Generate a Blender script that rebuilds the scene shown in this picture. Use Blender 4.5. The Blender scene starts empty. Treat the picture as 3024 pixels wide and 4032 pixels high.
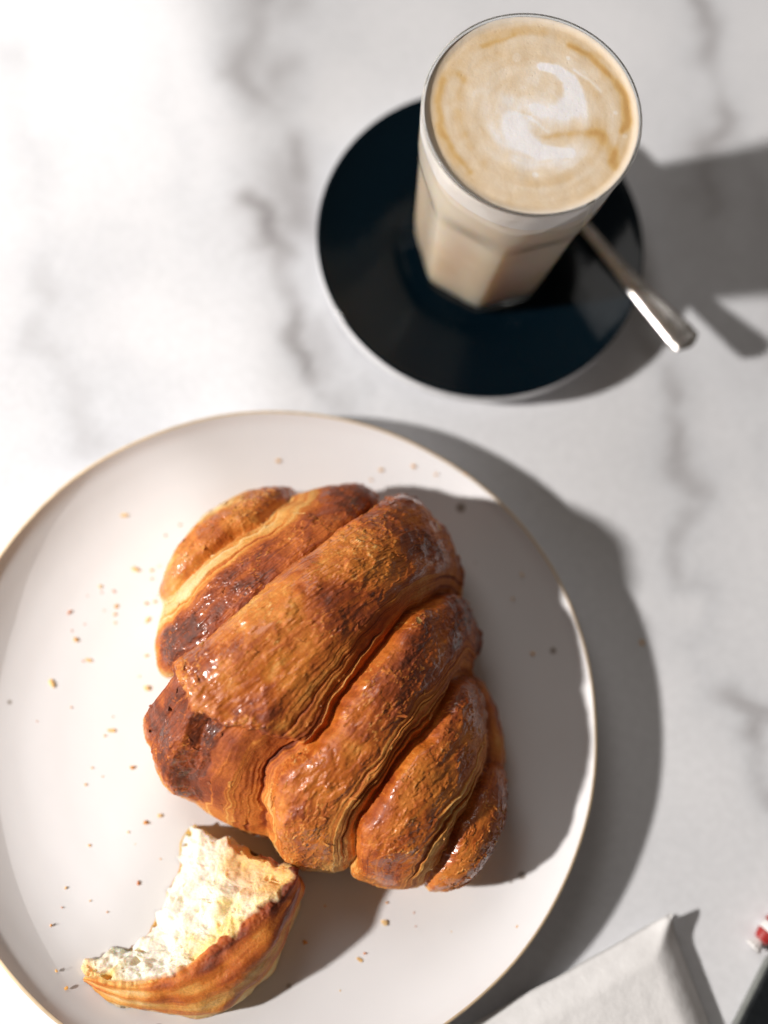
import bpy, math
import numpy as np
from mathutils import Matrix, Vector

# ------------------------------------------------------------------ camera, light, exposure
sc = bpy.context.scene
CM = 0.01
TILT, ROLL, CAM_H = 0.259, 0.350, 63.89          # radians, radians, centimetres above the marble
cam_d = bpy.data.cameras.new("camera")
cam = bpy.data.objects.new("camera", cam_d)
sc.collection.objects.link(cam)
cam.matrix_world = Matrix.Translation((0, 0, CAM_H * CM)) @ Matrix.Rotation(TILT, 4, 'X') @ Matrix.Rotation(ROLL, 4, 'Z')
cam_d.sensor_fit = 'VERTICAL'
cam_d.sensor_height = 36.0
cam_d.lens = 54.08
cam_d.clip_start = 0.02
cam_d.clip_end = 50
cam_d.dof.use_dof = True
cam_d.dof.focus_distance = 0.580
cam_d.dof.aperture_fstop = 2.3
sc.camera = cam

world = bpy.data.worlds.new("World")
sc.world = world
world.use_nodes = True
bg = world.node_tree.nodes["Background"]
bg.inputs[0].default_value = (1.0, 0.84, 0.70, 1)
bg.inputs[1].default_value = 0.078

def aim(o, target):
    d = Vector(target) - o.location
    o.rotation_euler = d.to_track_quat('-Z', 'Y').to_euler()

def spot(name, target, direction, dist, energy, color, radius, half_deg, blend):
    l = bpy.data.lights.new(name, 'SPOT')
    l.energy = energy; l.color = color; l.shadow_soft_size = radius
    l.spot_size = math.radians(2 * half_deg); l.spot_blend = blend
    o = bpy.data.objects.new(name, l); sc.collection.objects.link(o)
    o.location = Vector(target) + Vector(direction).normalized() * dist
    aim(o, target)
    return o

# low light coming in through the cafe window from the left
spot("sunlight_lamp", (0.0, 0.16, 0.02), (-1.30, -0.70, 1.0), 5.0, 1330, (1.0, 0.95, 0.90), 0.13, 16, 0.2)
# second shaft of window light; its straight edge runs across the marble and the plate rim
def edge_shaft(name, point, edge_dir, direction, dist, energy, color, radius, half_deg):
    l = bpy.data.lights.new(name, 'SPOT')
    l.energy = energy; l.color = color; l.shadow_soft_size = radius
    l.spot_size = math.radians(2 * half_deg); l.spot_blend = 0.006
    o = bpy.data.objects.new(name, l); sc.collection.objects.link(o)
    d = Vector(direction).normalized()
    o.location = Vector(point) + d * dist
    ax = min((Matrix.Rotation(sg * math.radians(half_deg), 3, Vector(edge_dir).normalized()) @ -d for sg in (-1, 1)), key=lambda q: q.x)
    o.rotation_euler = ax.to_track_quat('-Z', 'Y').to_euler()
    return o
edge_shaft("window_shaft_lamp", (-0.102, 0.289, 0), (0.509, -0.861, 0), (-1.85, -1.12, 1.0), 5.0, 820, (1.0, 0.96, 0.93), 0.006, 15)
def area(name, loc, target, sx, sy, energy, color):
    l = bpy.data.lights.new(name, 'AREA'); l.shape = 'RECTANGLE'; l.size = sx; l.size_y = sy
    l.energy = energy; l.color = color
    o = bpy.data.objects.new(name, l); sc.collection.objects.link(o)
    o.location = loc; aim(o, target)
    return o
area("window_lamp", (-1.75, 1.65, 2.55), (0, 0.15, 0), 1.5, 1.4, 17, (1.0, 0.965, 0.93))

vs = sc.view_settings
vs.view_transform = 'Standard'; vs.look = 'None'; vs.exposure = 0.12; vs.gamma = 1.0
sc.render.engine = 'CYCLES'
sc.cycles.use_denoising = True
sc.cycles.caustics_refractive = False
sc.cycles.caustics_reflective = False
sc.cycles.max_bounces = 14
sc.cycles.transparent_max_bounces = 12
sc.cycles.sample_clamp_indirect = 4.0

# ------------------------------------------------------------------ numpy helpers
rng = np.random.default_rng(7)
PERM = rng.permutation(256)
PERM = np.concatenate([PERM, PERM, PERM])
RV = rng.uniform(-1, 1, 256)

def vnoise(p):
    """smooth 3D value noise in [-1,1]; p (...,3)"""
    i = np.floor(p).astype(np.int64); f = p - i
    u = f * f * f * (f * (f * 6 - 15) + 10)
    i &= 255
    def h(a, b, c):
        return RV[PERM[PERM[PERM[(i[..., 0] + a) & 255] + ((i[..., 1] + b) & 255)] + ((i[..., 2] + c) & 255)]]
    x, y, z = u[..., 0], u[..., 1], u[..., 2]
    L = lambda a, b, t: a + (b - a) * t
    return L(L(L(h(0,0,0), h(1,0,0), x), L(h(0,1,0), h(1,1,0), x), y),
             L(L(h(0,0,1), h(1,0,1), x), L(h(0,1,1), h(1,1,1), x), y), z)

def fbm(p, oct=4, gain=0.5):
    a, s, t = 1.0, 0.0, 0.0
    p = np.array(p, float)
    for k in range(oct):
        s = s + a * vnoise(p + 17.3 * k); t += a
        p = p * 2.03; a *= gain
    return s / t * 1.5

def ridged(p, oct=3):
    a, s, t = 1.0, 0.0, 0.0
    p = np.array(p, float)
    for k in range(oct):
        s = s + a * (1 - np.abs(vnoise(p + 31.7 * k)) * 2); t += a
        p = p * 2.1; a *= 0.5
    return s / t

def sstep(a, b, x):
    t = np.clip((x - a) / (b - a), 0, 1)
    return t * t * (3 - 2 * t)

def cell_noise(p, seed=0):
    """distance to nearest jittered cell point (3D worley F1)"""
    i = np.floor(p).astype(np.int64); best = np.full(p.shape[:-1], 9.0)
    for a in (-1, 0, 1):
        for b in (-1, 0, 1):
            for c in (-1, 0, 1):
                q = i + [a, b, c]
                k = (q & 255)
                hh = PERM[PERM[PERM[(k[..., 0] + seed) & 255] + k[..., 1]] + k[..., 2]]
                o = np.stack([RV[hh], RV[(hh + 71) & 255], RV[(hh + 149) & 255]], -1) * 0.5 + 0.5
                d = np.linalg.norm(q + o - p, axis=-1)
                best = np.minimum(best, d)
    return best

def ramp(x, stops):
    xs = [s[0] for s in stops]
    return np.stack([np.interp(x, xs, [s[1][k] for s in stops]) for k in range(3)], -1)

def cubic(idx, keys, vals):
    """smooth (monotone-ish Catmull-Rom) interpolation of vals at keys"""
    keys = np.asarray(keys, float); vals = np.asarray(vals, float)
    m = np.gradient(vals, keys, axis=0)
    j = np.clip(np.searchsorted(keys, idx) - 1, 0, len(keys) - 2)
    h = keys[j + 1] - keys[j]; t = (idx - keys[j]) / h
    if vals.ndim > 1: h = h[..., None]; t = t[..., None]
    return ((2*t**3 - 3*t**2 + 1) * vals[j] + (t**3 - 2*t**2 + t) * h * m[j]
            + (-2*t**3 + 3*t**2) * vals[j + 1] + (t**3 - t**2) * h * m[j + 1])

def grid_normals(P):
    du = np.gradient(P, axis=0); dv = np.gradient(P, axis=1)
    n = np.cross(du, dv)
    return n / np.maximum(np.linalg.norm(n, axis=-1, keepdims=True), 1e-9)

# ------------------------------------------------------------------ object helpers
COL = sc.collection

def mesh_obj(name, verts, faces, mat, parent=None, smooth=True, attrs=None, cm=True):
    me = bpy.data.meshes.new(name)
    v = np.asarray(verts, float) * (CM if cm else 1)
    f = np.asarray(faces) if not isinstance(faces, list) else faces
    if isinstance(f, np.ndarray):
        n = f.shape[1]
        me.vertices.add(len(v)); me.vertices.foreach_set('co', v.astype(np.float32).ravel())
        me.loops.add(f.size); me.loops.foreach_set('vertex_index', f.astype(np.int32).ravel())
        me.polygons.add(len(f))
        me.polygons.foreach_set('loop_start', np.arange(0, f.size, n, dtype=np.int32))
        me.update(calc_edges=True); me.validate()
    else:
        me.from_pydata([tuple(q) for q in v], [], f)
    if smooth:
        me.polygons.foreach_set('use_smooth', np.ones(len(me.polygons), bool))
    for k, a in (attrs or {}).items():
        a = np.asarray(a, np.float32)
        if a.ndim > 1:
            at = me.attributes.new(k, 'FLOAT_COLOR', 'POINT')
            at.data.foreach_set('color', np.concatenate([a, np.ones((len(a), 1), np.float32)], 1).ravel())
        else:
            at = me.attributes.new(k, 'FLOAT', 'POINT'); at.data.foreach_set('value', a)
    me.update()
    if mat: me.materials.append(mat)
    o = bpy.data.objects.new(name, me); COL.objects.link(o)
    if parent: o.parent = parent
    return o

def empty(name, loc, label, cat, group=None):
    o = bpy.data.objects.new(name, None); COL.objects.link(o)
    o.location = Vector(loc) * CM; o.empty_display_size = 0.01
    return tag(o, label, cat, group)

def tag(o, label, cat, group=None):
    o['label'] = label; o['category'] = cat
    if group: o['group'] = group
    return o

def grid_faces(nu, nv, wrap_u=False, wrap_v=False):
    iu = np.arange(nu if wrap_u else nu - 1); iv = np.arange(nv if wrap_v else nv - 1)
    a, b = np.meshgrid(iu, iv, indexing='ij')
    a2, b2 = (a + 1) % nu, (b + 1) % nv
    return np.stack([a * nv + b, a2 * nv + b, a2 * nv + b2, a * nv + b2], -1).reshape(-1, 4)

def lathe(profile, n=192, radial=None, close=False):
    """profile [(r,z)] -> verts, faces; radial(phi) optional radius factor"""
    ph = np.linspace(0, 2 * np.pi, n, endpoint=False)
    pr = np.asarray(profile, float)
    k = radial(ph) if radial is not None else np.ones(n)
    r = pr[:, 0][:, None] * k[None]
    V = np.stack([r * np.cos(ph), r * np.sin(ph), np.repeat(pr[:, 1][:, None], n, 1)], -1)
    return V.reshape(-1, 3), grid_faces(len(pr), n, wrap_u=close, wrap_v=True)[:, ::-1]

def smooth_profile(pts, n=80):
    p = np.asarray(pts, float)
    d = np.concatenate([[0], np.cumsum(np.linalg.norm(np.diff(p, axis=0), axis=1))])
    return cubic(np.linspace(0, d[-1], n), d, p)

# ------------------------------------------------------------------ materials
def new_mat(name):
    m = bpy.data.materials.new(name); m.use_nodes = True
    nt = m.node_tree
    return m, nt, nt.nodes["Principled BSDF"]

def add_noise(nt, scale, detail=3, rough=0.55, coord='Object'):
    tc = nt.nodes.new('ShaderNodeTexCoord'); n = nt.nodes.new('ShaderNodeTexNoise')
    n.inputs['Scale'].default_value = scale; n.inputs['Detail'].default_value = detail
    n.inputs['Roughness'].default_value = rough
    nt.links.new(tc.outputs[coord], n.inputs['Vector'])
    return n

def add_bump(nt, bsdf, src, strength, dist, socket='Normal'):
    b = nt.nodes.new('ShaderNodeBump'); b.inputs['Strength'].default_value = strength
    b.inputs['Distance'].default_value = dist
    nt.links.new(src, b.inputs['Height']); nt.links.new(b.outputs[0], bsdf.inputs[socket])
    return b

def remap(nt, src, a, b, c, d):
    n = nt.nodes.new('ShaderNodeMapRange')
    for k, v in zip(('From Min', 'From Max', 'To Min', 'To Max'), (a, b, c, d)): n.inputs[k].default_value = v
    nt.links.new(src, n.inputs['Value'])
    return n.outputs[0]

def attr_node(nt, name):
    n = nt.nodes.new('ShaderNodeAttribute'); n.attribute_name = name
    return n

def mat_marble():
    m, nt, b = new_mat('marble')
    a = attr_node(nt, 'col')
    n = add_noise(nt, 260, 4)
    mix = nt.nodes.new('ShaderNodeMix'); mix.data_type = 'RGBA'; mix.blend_type = 'MULTIPLY'
    mix.inputs[0].default_value = 0.25
    nt.links.new(a.outputs['Color'], mix.inputs[6])
    g = nt.nodes.new('ShaderNodeCombineColor')
    v = remap(nt, n.outputs['Fac'], 0.3, 0.7, 0.75, 1.05)
    for k in range(3): nt.links.new(v, g.inputs[k])
    nt.links.new(g.outputs[0], mix.inputs[7])
    nt.links.new(mix.outputs[2], b.inputs['Base Color'])
    b.inputs['Roughness'].default_value = 0.16
    nt.links.new(remap(nt, add_noise(nt, 35, 3).outputs['Fac'], 0.3, 0.7, 0.12, 0.22), b.inputs['Roughness'])
    return m

def mat_ceramic(name, col, rough, speck=None, coat=0.0, spec=0.5):
    m, nt, b = new_mat(name)
    b.inputs['Specular IOR Level'].default_value = spec
    b.inputs['Base Color'].default_value = (*col, 1)
    if speck:
        tc = nt.nodes.new('ShaderNodeTexCoord'); vo = nt.nodes.new('ShaderNodeTexVoronoi')
        vo.inputs['Scale'].default_value = 70
        nt.links.new(tc.outputs['Object'], vo.inputs['Vector'])
        # only some cells carry a speck, each of its own size
        sep = nt.nodes.new('ShaderNodeSeparateColor'); nt.links.new(vo.outputs['Color'], sep.inputs[0])
        lim = remap(nt, sep.outputs[0], 0.62, 1.0, -0.02, 0.14)
        sub = nt.nodes.new('ShaderNodeMath'); sub.operation = 'SUBTRACT'
        nt.links.new(lim, sub.inputs[0]); nt.links.new(vo.outputs['Distance'], sub.inputs[1])
        f = remap(nt, sub.outputs[0], -0.03, 0.03, 0.0, 0.8)
        mix = nt.nodes.new('ShaderNodeMix'); mix.data_type = 'RGBA'
        nt.links.new(f, mix.inputs[0])
        mix.inputs[6].default_value = (*col, 1); mix.inputs[7].default_value = (*speck, 1)
        big = add_noise(nt, 9, 3)
        mul = nt.nodes.new('ShaderNodeMix'); mul.data_type = 'RGBA'; mul.blend_type = 'MULTIPLY'
        mul.inputs[0].default_value = 1.0
        g = nt.nodes.new('ShaderNodeCombineColor')
        v = remap(nt, big.outputs['Fac'], 0.3, 0.7, 0.95, 1.0)
        for k in range(3): nt.links.new(v, g.inputs[k])
        nt.links.new(mix.outputs[2], mul.inputs[6]); nt.links.new(g.outputs[0], mul.inputs[7])
        nt.links.new(mul.outputs[2], b.inputs['Base Color'])
    nt.links.new(remap(nt, add_noise(nt, 120, 3).outputs['Fac'], 0.3, 0.7, rough * 0.85, rough * 1.15), b.inputs['Roughness'])
    add_bump(nt, b, add_noise(nt, 55, 2).outputs['Fac'], 0.12, 0.0008)
    b.inputs['Coat Weight'].default_value = coat
    b.inputs['Coat Roughness'].default_value = 0.1
    return m

def mat_pastry(name, sss, radius):
    m, nt, b = new_mat(name)
    a = attr_node(nt, 'col'); g = attr_node(nt, 'gloss')
    fine = add_noise(nt, 1300, 3, 0.6)
    mix = nt.nodes.new('ShaderNodeMix'); mix.data_type = 'RGBA'; mix.blend_type = 'MULTIPLY'
    mix.inputs[0].default_value = 1.0
    cc = nt.nodes.new('ShaderNodeCombineColor')
    v = remap(nt, fine.outputs['Fac'], 0.3, 0.7, 0.82, 1.12)
    for k in range(3): nt.links.new(v, cc.inputs[k])
    nt.links.new(a.outputs['Color'], mix.inputs[6]); nt.links.new(cc.outputs[0], mix.inputs[7])
    nt.links.new(mix.outputs[2], b.inputs['Base Color'])
    nt.links.new(remap(nt, g.outputs['Fac'], 0, 1, 0.74, 0.37), b.inputs['Roughness'])
    nt.links.new(remap(nt, g.outputs['Fac'], 0.35, 0.95, 0.0, 0.75), b.inputs['Coat Weight'])
    b.inputs['Coat IOR'].default_value = 1.65; b.inputs['Coat Roughness'].default_value = 0.2
    b.inputs['Subsurface Weight'].default_value = sss
    b.inputs['Subsurface Radius'].default_value = (1.0, 0.45, 0.15)
    b.inputs['Subsurface Scale'].default_value = radius
    n2 = add_noise(nt, 700, 4, 0.6)
    add_bump(nt, b, n2.outputs['Fac'], 0.5, 0.0006)
    return m

def mat_attr(name, rough, sss=0.0, bump=None, coat=0.0, sscale=0.003):
    m, nt, b = new_mat(name)
    nt.links.new(attr_node(nt, 'col').outputs['Color'], b.inputs['Base Color'])
    b.inputs['Roughness'].default_value = rough
    b.inputs['Coat Weight'].default_value = coat
    if sss:
        b.inputs['Subsurface Weight'].default_value = sss
        b.inputs['Subsurface Radius'].default_value = (1, 0.7, 0.4)
        b.inputs['Subsurface Scale'].default_value = sscale
    if bump: add_bump(nt, b, add_noise(nt, bump[0], 3).outputs['Fac'], bump[1], bump[2])
    return m

def mat_plain(name, col, rough, metal=0.0, bump=None, coat=0.0, vary=0.12):
    m, nt, b = new_mat(name)
    b.inputs['Metallic'].default_value = metal
    b.inputs['Coat Weight'].default_value = coat
    n = add_noise(nt, 180, 4)
    r = nt.nodes.new('ShaderNodeValToRGB')
    r.color_ramp.elements[0].position = 0.3; r.color_ramp.elements[1].position = 0.7
    r.color_ramp.elements[0].color = (*[c * (1 - vary) for c in col], 1)
    r.color_ramp.elements[1].color = (*[min(1, c * (1 + vary)) for c in col], 1)
    nt.links.new(n.outputs['Fac'], r.inputs[0]); nt.links.new(r.outputs[0], b.inputs['Base Color'])
    nt.links.new(remap(nt, n.outputs['Fac'], 0.3, 0.7, rough * 0.85, rough * 1.15), b.inputs['Roughness'])
    if bump: add_bump(nt, b, add_noise(nt, bump[0], 3).outputs['Fac'], bump[1], bump[2])
    return m

def mat_clear_wall():
    """thin clear wall: lets light straight through and reflects at grazing angles"""
    m = bpy.data.materials.new('clear_glass_wall'); m.use_nodes = True
    nt = m.node_tree; nt.nodes.clear()
    out = nt.nodes.new('ShaderNodeOutputMaterial'); mix = nt.nodes.new('ShaderNodeMixShader')
    tr = nt.nodes.new('ShaderNodeBsdfTransparent'); gl = nt.nodes.new('ShaderNodeBsdfGlossy')
    tr.inputs[0].default_value = (0.97, 0.975, 0.97, 1); gl.inputs['Roughness'].default_value = 0.03
    lw = nt.nodes.new('ShaderNodeLayerWeight'); lw.inputs[0].default_value = 0.5
    pw = nt.nodes.new('ShaderNodeMath'); pw.operation = 'POWER'; pw.inputs[1].default_value = 4.0
    nt.links.new(lw.outputs['Facing'], pw.inputs[0])
    nt.links.new(remap(nt, pw.outputs[0], 0, 1, 0.05, 0.85), mix.inputs[0]); nt.links.new(tr.outputs[0], mix.inputs[1])
    nt.links.new(gl.outputs[0], mix.inputs[2]); nt.links.new(mix.outputs[0], out.inputs[0])
    n = add_noise(nt, 25, 1); bp = nt.nodes.new('ShaderNodeBump')
    bp.inputs['Strength'].default_value = 0.1; bp.inputs['Distance'].default_value = 0.0015
    nt.links.new(n.outputs['Fac'], bp.inputs['Height']); nt.links.new(bp.outputs[0], gl.inputs['Normal'])
    return m

def mat_solid_glass():
    m, nt, b = new_mat('solid_glass')
    b.inputs['Base Color'].default_value = (0.96, 0.98, 0.97, 1)
    b.inputs['Transmission Weight'].default_value = 1.0
    b.inputs['Roughness'].default_value = 0.02
    b.inputs['IOR'].default_value = 1.5
    add_bump(nt, b, add_noise(nt, 40, 1).outputs['Fac'], 0.08, 0.001)
    return m

M_marble = mat_marble()
M_plate = mat_ceramic('speckled_white_glaze', (0.735, 0.728, 0.742), 0.42, (0.20, 0.15, 0.11))
M_plate_rim = mat_plain('tan_bare_clay', (0.60, 0.46, 0.30), 0.6)
M_saucer = mat_ceramic('dark_teal_glaze', (0.0014, 0.0060, 0.0105), 0.10, None, 0.0, 0.15)
M_saucer_under = mat_ceramic('saucer_sun_sheen', (0.78, 0.79, 0.81), 0.3)  # dark underside coloured pale to stand for sunlight reflected on it
M_crust = mat_pastry('croissant_crust', 0.10, 0.0025)
M_torn = mat_pastry('torn_pastry', 0.5, 0.006)
M_crumb = mat_attr('pastry_crumb', 0.6, 0.0)
M_foam = mat_attr('latte_foam', 0.42, 0.15, (900, 0.25, 0.0004))
M_coffee = mat_attr('milky_coffee', 0.4, 1.0, None, 0.0, 0.018)
M_wall = mat_clear_wall()
M_glass = mat_solid_glass()
M_steel = mat_plain('stainless_steel', (0.62, 0.60, 0.58), 0.2, 1.0)
M_napkin = mat_plain('white_paper', (0.74, 0.73, 0.73), 0.85, 0, (420, 0.18, 0.0010), vary=0.04)
M_black = mat_plain('black_leatherette', (0.006, 0.008, 0.010), 0.4, 0, (500, 0.4, 0.0005))
M_edge_highlight = mat_plain('painted_edge_highlight', (0.20, 0.21, 0.20), 0.45)  # grey colour stands in for the highlight along the folder's edge
M_red = mat_plain('red_wrapper', (0.36, 0.03, 0.028), 0.35)
M_white_print = mat_plain('white_wrapper', (0.8, 0.78, 0.77), 0.35)

# ------------------------------------------------------------------ the setting: marble table top
VEINS_AND_SHADE = [  # (polyline in cm, strength, width)
 ([(-13.92,38.6),(-13.44,37.32),(-13.31,35.55),(-13.13,33.94),(-12.58,33.33),(-10.14,32.2),(-9.21,31.4),(-8.6,30.6)], .75, .75),
 ([(-8.6,30.6),(-9.6,29.6),(-10.49,28.35)], .35, .5),
 ([(-10.49,28.35),(-9.7,28.2),(-9.08,27.09),(-8.39,26.91),(-7.96,26.3),(-6.88,25.05),(-6.38,24.25),(-6.17,23.12),(-5.34,21.71),(-5.29,21.29),(-4.38,20.47)], 1.0, .42),
 ([(-22.87,30.53),(-22.32,29.23),(-20.92,27.36),(-19.54,26.54),(-19.15,25.1),(-18.26,23.44),(-17.91,21.36),(-16.85,21.01),(-16.62,18.51),(-14.43,17.33),(-13.45,16.13),(-12.58,15.22)], .32, .9),
 ([(-17.05,33.64),(-15.23,30.6),(-14.13,29.41),(-13.78,27.71)], .22, .7),
 ([(9.55,27.37),(11.17,24.48),(11.53,23.28),(12.2,22.87),(13.26,22.99),(13.16,22.1),(12.51,20.63),(12.74,19.24),(12.82,18.53),(13.94,18.85),(14.64,18.29),(14.84,16.73)], .6, .5),
 ([(14.84,16.73),(14.38,15.57),(14.91,14.69),(15.3,13.95),(16.32,14.41),(17.34,14.25),(18.74,14.59)], .6, .5),
 ([(17.34,14.25),(17.6,13.0),(18.1,11.91),(18.76,11.45),(19.69,10.93)], .6, .5),
 ([(5.4,46.45),(6.81,44.89),(7.09,43.15),(8.19,41.78),(9.01,40.56),(8.45,38.54),(8.61,36.84),(9.38,35.4)], .6, .55),
 ([(-2.67,22.08),(-3.6,22.87),(-3.28,24.39)], .6, .35),
 ([(-12.4,38.0),(-11.0,34.0),(-8.2,29.0),(-6.2,25.5),(-3.8,21.5)], .55, 1.5),  # broad grey strip painted as shade along the light shaft's edge
 ([(9.2,40.2),(12.5,36.5),(14.5,32.0),(14.0,28.0),(15.5,24.0)], .3, .5),
]
def build_table():
    n = 380
    xs = np.linspace(-58, 58, n); ys = np.linspace(-40, 76, n)
    X, Y = np.meshgrid(xs, ys, indexing='ij')
    q = np.stack([X, Y, np.zeros_like(X)], -1)
    wx = fbm(q * 0.55 + 3.1, 4) * 0.55; wy = fbm(q * 0.55 + 40.7, 4) * 0.55
    PX, PY = X + wx, Y + wy
    dark = np.zeros_like(X)
    for pts, st, w in VEINS_AND_SHADE:
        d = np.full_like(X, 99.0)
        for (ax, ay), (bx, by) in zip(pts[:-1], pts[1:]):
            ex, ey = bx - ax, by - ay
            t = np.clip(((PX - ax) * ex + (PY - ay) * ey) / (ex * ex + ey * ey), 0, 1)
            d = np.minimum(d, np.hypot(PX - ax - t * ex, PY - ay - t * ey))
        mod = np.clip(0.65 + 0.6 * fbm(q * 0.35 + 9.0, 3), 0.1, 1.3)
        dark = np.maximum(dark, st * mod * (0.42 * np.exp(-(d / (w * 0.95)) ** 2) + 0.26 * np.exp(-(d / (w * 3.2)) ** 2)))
    # smaller stray veins everywhere and cloudy grey drifts
    stray = np.clip(1 - np.abs(fbm(q * 0.10 + 5.0, 5, 0.55)) * 16, 0, 1) * np.clip(0.4 + fbm(q * 0.07 + 60, 2), 0, 1) * 0.06
    cloud = np.clip(0.5 + 0.8 * fbm(q * 0.09 + 21.0, 5, 0.6), 0, 1)
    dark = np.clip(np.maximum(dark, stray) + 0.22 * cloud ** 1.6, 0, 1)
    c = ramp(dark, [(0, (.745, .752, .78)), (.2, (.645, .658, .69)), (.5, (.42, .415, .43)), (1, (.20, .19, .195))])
    V = np.stack([X, Y, np.zeros_like(X)], -1).reshape(-1, 3)
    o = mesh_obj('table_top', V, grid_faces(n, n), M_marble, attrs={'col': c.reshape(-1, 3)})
    o['kind'] = 'structure'
    return o
build_table()

# ------------------------------------------------------------------ plate
PC = np.array([-1.298, 6.27]); PLATE_R = 13.385
_ang = np.radians([-180, -160, -135, -118, -106, -70, -37, -17, 1, 22, 39, 50, 72, 95, 130, 148, 159, 167, 180])
_rad = np.array([13.05, 13.2, 13.38, 13.49, 13.56, 13.42, 13.27, 13.27, 13.25, 13.34, 13.48, 13.56, 13.57, 13.46, 13.3, 13.19, 13.1, 13.05, 13.05]) / PLATE_R
def plate_radial(ph):
    a = (ph + np.pi) % (2 * np.pi) - np.pi
    return np.interp(a, _ang, _rad) + 0.0012 * np.sin(7 * ph + 1) + 0.0008 * np.sin(13 * ph)
PLATE_TOP = [(0, .90), (3, .90), (6, .90), (8.5, .95), (10.2, 1.10), (11.4, 1.36), (12.3, 1.70), (13.0, 2.10), (13.10, 2.20), (13.19, 2.285)]
_pt = smooth_profile(PLATE_TOP, 90)
def plate_z(x, y):
    r = np.hypot(np.asarray(x) - PC[0], np.asarray(y) - PC[1])
    return np.interp(r, _pt[:, 0], _pt[:, 1])
def build_plate():
    e = empty('plate', (PC[0], PC[1], 0), 'large off-white speckled ceramic plate with a thin tan edge, holding the croissant', 'plate')
    prof = list(_pt[1:])[::1]
    v, f = lathe([(0.001, .90)] + [tuple(q) for q in prof], 288, plate_radial)
    mesh_obj('dish', v, f, M_plate, e)
    lip = [(13.22 + .10 * math.cos(a), 2.19 + .10 * math.sin(a)) for a in np.linspace(math.radians(112), math.radians(-70), 10)]
    v, f = lathe(lip, 288, plate_radial)
    mesh_obj('rim', v, f, M_plate_rim, e)
    und = smooth_profile([(13.3, 2.05), (12.9, 1.7), (12.0, 1.1), (10.6, .62), (8.9, .38), (8.5, .30), (8.3, .02), (7.9, .02), (7.7, .3), (4, .35), (0.01, .35)], 60)
    v, f = lathe(und, 288, plate_radial)
    mesh_obj('underside', v, f, M_plate, e)
build_plate()

# ------------------------------------------------------------------ saucer
SC = np.array([-0.07, 29.52])
def build_saucer():
    e = empty('saucer', (SC[0], SC[1], 0), 'round dark teal-black saucer with sun sheen painted on its underside, under the latte glass', 'saucer')
    top = smooth_profile([(0.01, .78), (2.0, .78), (3.1, .80), (3.5, .86), (3.9, .99), (4.4, 1.14), (5.2, 1.34), (6.2, 1.62), (6.9, 1.88), (7.13, 1.99)], 110)
    lip = [(7.12 + .12 * math.cos(a), 1.90 + .10 * math.sin(a)) for a in np.linspace(math.radians(75), math.radians(-20), 7)]
    v, f = lathe(list(top) + lip, 224)
    mesh_obj('dish', v, f, M_saucer, e)
    und = smooth_profile([(7.235, 1.868), (7.225, 1.5), (7.18, 1.0), (6.97, .6), (6.3, .36), (5.2, .26), (4.1, .22), (3.9, .02), (3.6, .02), (3.4, .35), (2, .4), (.01, .4)], 60)
    v, f = lathe(und, 224)
    mesh_obj('underside', v, f, M_saucer_under, e)
build_saucer()

# ------------------------------------------------------------------ latte glass and latte
GC = np.array([0.10, 29.53]); G_RIM, G_BASE = 13.42, 0.83
_gz = [0.83, 0.95, 1.3, 2.0, 3.0, 5.0, 7.5, 9.6, 10.6, 11.6, 12.6, 13.42]
_gr = [2.72, 2.92, 3.08, 3.20, 3.32, 3.48, 3.67, 3.86, 3.95, 4.02, 4.07, 4.10]
NPAN, PHI0 = 8, math.radians(-100)
def cone_r(z): return cubic(np.asarray(z, float), _gz, _gr)
def outer_r(z, ph):
    R = cone_r(z)
    c = 0.945
    # flat panels with arched tops, smoothly cut into the round tumbler
    k = sstep(10.7, 8.7, z)
    rin = R * (1.004 - (1.004 - c) * k)
    d = (ph - PHI0 + math.pi / NPAN) % (2 * math.pi / NPAN) - math.pi / NPAN
    flat = rin / np.cos(d)
    s = 0.26
    h = np.clip(0.5 + 0.5 * (flat - R) / s, 0, 1)
    return flat * (1 - h) + R * h - s * h * (1 - h) - .055 * k * sstep(1.0, 2.2, z) * np.cos(d / (math.pi / NPAN) * math.pi / 2) ** 2
def polar(zs, rfun, n=320):
    ph = np.linspace(0, 2 * np.pi, n, endpoint=False)
    Z, PH = np.meshgrid(np.asarray(zs, float), ph, indexing='ij')
    r = rfun(Z, PH)
    return np.stack([r * np.cos(PH), r * np.sin(PH), Z], -1), PH
def build_glass():
    e = empty('latte_glass', (GC[0], GC[1], 0), 'faceted clear glass tumbler with arched panels, standing on the dark saucer', 'glass')
    zs = np.concatenate([np.linspace(G_BASE + .02, 2, 14), np.linspace(2.1, 13.30, 140)])
    V, _ = polar(zs, outer_r)
    mesh_obj('wall', V.reshape(-1, 3), grid_faces(V.shape[0], V.shape[1], wrap_v=True)[:, ::-1], M_wall, e)
    t = .11
    ring = [(4.105 - t / 2 + t / 2 * math.cos(a), 13.34 + .09 * math.sin(a)) for a in np.linspace(0, 2 * math.pi, 16, endpoint=False)]
    v, f = lathe(ring, 320, close=True)
    mesh_obj('rim', v, f, M_glass, e)
    zb = np.concatenate([np.linspace(G_BASE, 1.75, 16)])
    V, _ = polar(zb, lambda z, p: outer_r(z, p) - .015)
    n = V.shape[1]
    pts = np.concatenate([V.reshape(-1, 3), [[0, 0, G_BASE], [0, 0, 1.70]]])
    fq = grid_faces(len(zb), n, wrap_v=True)[:, ::-1].tolist()
    b0, t0 = len(zb) * n, (len(zb) - 1) * n
    fq += [[b0, i, (i + 1) % n][::-1] for i in range(n)] + [[b0 + 1, t0 + i, t0 + (i + 1) % n] for i in range(n)]
    mesh_obj('base', pts, fq, M_glass, e)
build_glass()

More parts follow.
